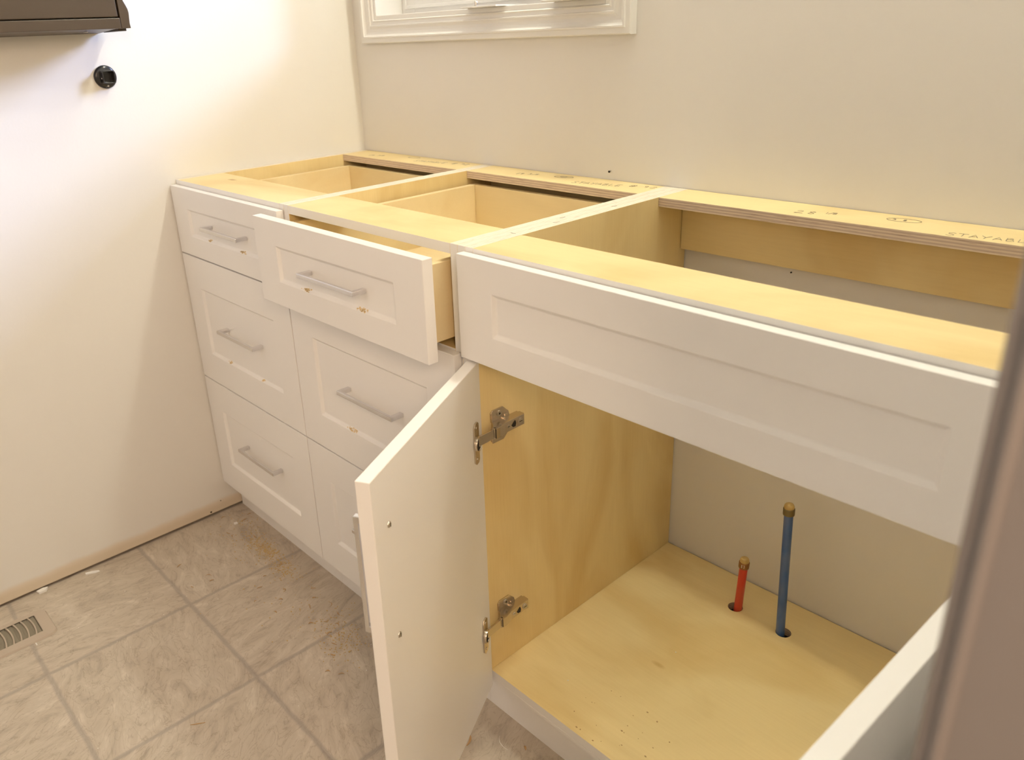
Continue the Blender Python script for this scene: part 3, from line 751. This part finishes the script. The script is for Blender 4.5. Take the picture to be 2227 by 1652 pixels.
# ------------------------------------------------------------------ round black bracket on the left wall
RY, RZ = -0.110, 1.098
r = thing('wall_bracket', (0, RY, RZ), 'round black bracket with an open square socket on the left wall', 'bracket')
RB = (0, RY, RZ)
MB().lathe([(.0, .0001), (.0228, .0002), (.0232, .0025), (.0220, .0048), (.0190, .0062), (.0001, .0066)], M['black'], (0.0002, RY, RZ), (1, 0, 0), 48).build('flange', r, base=RB)
so = MB(); q = .0128
def rr(y0, y1, z0, z1, x, rad=.003, n=4):
    pts = []
    for (cy, cz, a) in ((y1 - rad, z1 - rad, 0), (y0 + rad, z1 - rad, 90), (y0 + rad, z0 + rad, 180), (y1 - rad, z0 + rad, 270)):
        for i in range(n + 1):
            t = math.radians(a + 90 * i / n); pts.append((x, cy + rad * math.cos(t), cz + rad * math.sin(t)))
    return pts
o1 = rr(RY - q, RY + q, RZ - q, RZ + q, .0062); o2 = rr(RY - q, RY + q, RZ - q, RZ + q, 0.0250)
i2 = rr(RY - q + .0022, RY + q - .0022, RZ - q + .0022, RZ + q - .0022, 0.0250); i1 = rr(RY - q + .0022, RY + q - .0022, RZ - q + .0022, RZ + q - .0022, .0072)
n = len(o1); vs = o1 + o2 + i2 + i1
fs = []
for a in range(3):
    for i in range(n): j = (i + 1) % n; fs.append((a * n + i, a * n + j, (a + 1) * n + j, (a + 1) * n + i))
fs.append(tuple(range(3 * n, 4 * n)))
so.add(vs, fs, M['black']); so.build('socket', r, 0.0005, base=RB)
for y, z in ((RY + .001, RZ - .0178), (RY - .0005, RZ + .0190)):
    MB().lathe([(.0001, .0012), (.0016, .0010), (.0021, 0)], M['screw'], (.0062, y, z), (1, 0, 0), 14).build('screw', r, base=RB)
MB().lathe([(.0001, .0010), (.0011, .0008), (.0014, 0)], M['screw'], (.018, RY - q, RZ - .002), (0, -1, 0), 12).build('set_screw', r, base=RB)

# ------------------------------------------------------------------ floor register
VB2 = (0.128, -0.65, 0.0)
v = thing('floor_register', VB2, 'beige metal floor register beside the left wall, cut by the picture edge', 'vent')
vx0, vx1, vy0, vy1 = 0.0745, 0.1815, -0.800, -0.500
fr = MB(); zt = 0.0042
def rrz(x0, x1, y0, y1, z, rad, n=8):
    pts = []
    for (cx, cy, a) in ((x1 - rad, y1 - rad, 0), (x0 + rad, y1 - rad, 90), (x0 + rad, y0 + rad, 180), (x1 - rad, y0 + rad, 270)):
        for i in range(n + 1):
            t = math.radians(a + 90 * i / n); pts.append((cx + rad * math.cos(t), cy + rad * math.sin(t), z))
    return pts
sx0, sx1 = 0.0895, 0.1585
pitch = 0.01475; ns = 17; ys = -0.5305
# top sheet: outer rounded ring, then bars between the slots
o0 = rrz(vx0, vx1, vy0, vy1, 0.0003, .016); o1 = rrz(vx0 + .002, vx1 - .002, vy0 + .002, vy1 - .002, zt, .0145)
sy1, sy0 = ys + .0058, ys - (ns - 1) * pitch - .0058
inn = rrz(sx0, sx1, sy0, sy1, zt, .0004)
n = len(o0); vs = o0 + o1 + inn
fr.add(vs, [(a * n + i, a * n + (i + 1) % n, (a + 1) * n + (i + 1) % n, (a + 1) * n + i) for a in (0, 1) for i in range(n)], M['vent'])
# bars, gently bowed towards the far end
for i in range(ns - 1):
    yc = ys - i * pitch - pitch / 2; bw = .0014; N_ = 8
    L = []
    for j in range(N_ + 1):
        u = j / N_; x = sx0 + (sx1 - sx0) * u; off = .0042 * (4 * u * (1 - u)) 
        L.append((x, off))
    vs = [(x, yc - bw + o_, zt) for x, o_ in L] + [(x, yc + bw + o_, zt) for x, o_ in L] + [(x, yc - bw + o_ , zt - .0035) for x, o_ in L] + [(x, yc + bw + o_ , zt - .0035) for x, o_ in L]
    q = N_ + 1; fs = []
    for j in range(N_): fs += [(j, j + 1, q + j + 1, q + j), (2 * q + j, 2 * q + j + 1, j + 1, j), (q + j, q + j + 1, 3 * q + j + 1, 3 * q + j)]
    fr.add(vs, fs, M['vent'])
fr.build('grille', v, base=VB2)
lv = MB(); lv.box(sx0 - .004, sx1 + .004, sy0 - .003, sy1 + .003, 0.0002, 0.0006, M['duct'])
for i in range(ns):
    yc = ys - i * pitch
    lv.prism([(sx0, yc - .0045, .0008), (sx1, yc - .0045, .0008), (sx1, yc + .003, .0026), (sx0, yc + .003, .0026)], (0, 0, .0004), M['duct'])
lv.build('damper', v, base=VB2)

# ------------------------------------------------------------------ small debris
def shaving(x, y, L, curl, rot, wd, name, m, z=0.0, lift=0.0015):
    b = MB(); n = 9; P = []
    for i in range(n):
        u = i / (n - 1) - .5; a = curl * u
        px = L * math.sin(a) / curl if abs(curl) > .01 else L * u
        py = L * (1 - math.cos(a)) / curl if abs(curl) > .01 else 0
        P.append((px, py, .0003 + lift * (1 - (2 * u) ** 2)))
    c, s = math.cos(rot), math.sin(rot); top = []
    for i, (px, py, pz) in enumerate(P):
        w2 = wd / 2 * (1 - .6 * abs(2 * i / (n - 1) - 1)); top.append((px, py, pz, w2))
    vs = []
    for dz in (0.0005, 0):
        for sg in (1, -1):
            for px, py, pz, w2 in top:
                X, Y = px, py + sg * w2
                vs.append((x + c * X - s * Y, y + s * X + c * Y, z + pz + dz))
    fs = []
    for i in range(n - 1): fs += [(i, i + 1, n + i + 1, n + i), (2 * n + i, 3 * n + i, 3 * n + i + 1, 2 * n + i + 1), (i, 2 * n + i, 2 * n + i + 1, i + 1), (n + i, n + i + 1, 3 * n + i + 1, 3 * n + i)]
    fs += [(0, n, 3 * n, 2 * n), (n - 1, 3 * n - 1, 4 * n - 1, 2 * n - 1)]
    b.add(vs, fs, m); return b.build(name, base=(x, y, z))
rnd = random.Random(11)
SH = [(.079, -.010, .016), (.0635, .012, .012), (.027, -.045, .014), (.105, -.071, .014), (.123, -.068, .011), (.170, -.030, .012), (.218, -.035, .014), (.265, -.040, .013),
      (.231, -.181, .016), (.255, -.186, .010), (.145, -.216, .014), (.360, -.119, .013), (.408, -.081, .010), (.451, -.034, .012), (.460, -.135, .010),
      (.500, -.073, .011), (.527, -.034, .018), (.563, -.042, .013), (.567, -.074, .014), (.333, -.056, .010), (.317, -.040, .010), (.245, -.230, .008),
      (.590, -.060, .015), (.600, -.090, .014), (.615, -.075, .012), (.635, -.100, .013), (.430, -.105, .009), (.480, -.050, .009), (.545, -.100, .010), (.660, -.120, .012),
      (.690, -.150, .011), (.715, -.135, .012), (.395, -.150, .009), (.330, -.090, .008)]
for x, y, L in SH:
    o = shaving(x, y, L, rnd.uniform(-2.6, 2.6), rnd.uniform(0, 3.1), rnd.uniform(.0016, .0030), 'wood_shaving', M['shaving'])
    if x < .13: tag(o, 'small curled wood shaving in the floor corner between toe kick and left wall', 'shaving', 'wood shavings in the wall corner')
    elif x < .4 and y > -.1: tag(o, 'small curled wood shaving in the yellow sawdust at the left toe kick', 'shaving', 'wood shavings in the sawdust patch')
    elif x > .5: tag(o, 'small curled wood shaving on the floor left of the open door', 'shaving', 'wood shavings left of the open door')
    else: tag(o, 'small curled wood shaving scattered on the open tiles away from the toe kick', 'shaving', 'wood shavings on the open tiles')
o = shaving(.6334, -.3943, .027, .5, 1.0, .0022, 'wood_shaving', M['shaving']); tag(o, 'lone brown wood sliver out on the open floor, lowest in the picture', 'shaving')
o = shaving(1.0094, -.062, .026, 1.2, 2.2, .0040, 'wood_shaving', M['shaving']); tag(o, 'long brown wood shaving on the floor just right of the open left door', 'shaving')
for x, y, L in ((.990, -.066, .012), (1.088, -.0050, .009), (1.0078, -.1000, .012)):
    o = shaving(x, y, L, rnd.uniform(-2, 2), rnd.uniform(0, 3), .004, 'wood_shaving', M['shaving'])
    tag(o, 'small brown wood crumb on the floor between the open left door and the toe kick', 'shaving', 'wood crumbs by the open left door')
o = shaving(1.052, -.030, .036, 1.5, -.35, .0008, 'plastic_thread', M['chip'], lift=.002); tag(o, 'thin curved white thread on the floor beside the sink cabinet toe kick', 'thread')
def chip(x, y, pts, h, label, z=0.0, m='chip', name='plaster_chip'):
    b = MB(); b.prism([(x + px, y + py, z + .0002) for px, py in pts], (0, 0, h), M[m]); tag(b.build(name, bevel=.0005, base=(x, y, z)), label, 'chip')
chip(.021, -.3747, [(-.010, -.015), (-.003, -.016), (.006, .002), (.009, .013), (.003, .012), (-.005, 0)], .003, 'white elongated plaster chip on the floor below the left wall')
chip(.010, -.4835, [(-.006, -.012), (.004, -.009), (.005, .006), (-.004, .012), (-.008, .002)], .006, 'cream plaster lump at the wall gap above the floor register')
chip(.0790, -.0350, [(-.005, -.003), (.004, -.005), (.005, .004), (-.003, .005)], .003, 'tiny white plaster crumb near the corner of wall and toe kick')
chip(.1880, -.5470, [(-.005, -.0015), (.005, -.001), (.005, .001), (-.005, .001)], .0012, 'tiny white sliver touching the edge of the floor register')
# fine sawdust
def dust(name, pts, m, label, z=0.0, s0=.0006, s1=.0018):
    b = MB()
    for x, y in pts:
        s = rnd.uniform(s0, s1); a = rnd.uniform(0, 6.28)
        q = [(x + s * math.cos(a + t) * (1.6 if i % 2 else 1), y + s * math.sin(a + t), z + .0001) for i, t in enumerate((0, 1.5, 3.1, 4.6))]
        b.prism(q, (0, 0, s * .35), m)
    return tag(b.build(name), label, 'sawdust', kind='stuff')
pts = []
for cx, cy, sx, sy, n in ((.10, -.01, .03, .015, 60), (.21, -.035, .035, .014, 260), (.25, -.035, .02, .010, 200), (.33, -.045, .035, .016, 200), (.17, -.06, .06, .03, 90), (.42, -.09, .07, .05, 70), (.60, -.07, .05, .03, 150), (.64, -.09, .03, .02, 120)):
    for i in range(n):
        x, y = rnd.gauss(cx, sx), rnd.gauss(cy, sy)
        if x > .01 and y < .018: pts.append((x, y))
dust('sawdust', pts, M['dust'], 'fine yellow sawdust scattered on the floor along the drawer cabinets')
pts = [(rnd.uniform(.05, .75), rnd.uniform(-.6, -.02)) for _ in range(90)]
dust('white_dust', pts, M['chip'], 'tiny white specks sprinkled over the vinyl floor', s0=.0003, s1=.0009)
pts = [(1.19, .010), (1.21, .035), (1.235, .016), (1.26, .03), (1.245, .055), (1.28, .010), (1.30, .042), (1.33, .022), (1.36, .05), (1.225, .008), (1.27, .075), (1.20, .11), (1.31, .09)] + [(rnd.uniform(1.15, 1.45), rnd.uniform(.005, .12)) for _ in range(22)]
dust('wood_crumbs', pts, M['shaving'], 'brown wood crumbs near the front edge of the sink cabinet floor', z=ZF, s0=.0005, s1=.0015)
pts = [(1.115, .075), (1.205, .26)]
dust('white_crumbs', pts, M['chip'], 'two tiny white crumbs on the sink cabinet floor', z=ZF, s0=.0012, s1=.0015)

# nail and small marks on the walls
nl = MB(); nl.cyl((0.8265, D, .8870), (0.8265, D - .0045, .8860), .0011, .0011, M['screw'], 10); nl.cyl((0.8265, D - .0045, .8860), (0.8265, D - .0055, .8858), .0022, .0022, M['dark'], 12)
tag(nl.build('nail', base=(0.8265, D, .8870)), 'small dark nail in the back wall just above the middle cabinet', 'nail')
nl = MB(); nl.cyl((1.211, D, .7526), (1.211, D - .002, .7526), .0014, .0012, M['dark'], 10)
tag(nl.build('nail', base=(1.211, D, .7526)), 'tiny black nail head in the wall seen through the sink opening', 'nail')
for y, z, rr_ in ((-.0631, .0125, .0026), (-.0325, .034, .0014), (.0177, .0440, .0022)):
    q = MB(); q.cyl((0, y, z), (.0008, y, z), rr_, rr_ * .8, M['blackm'], 9)
    tag(q.build('nail', base=(0, y, z)), 'old dark nail head low on the left wall beside the toe kick', 'nail', 'old nails low on the left wall')
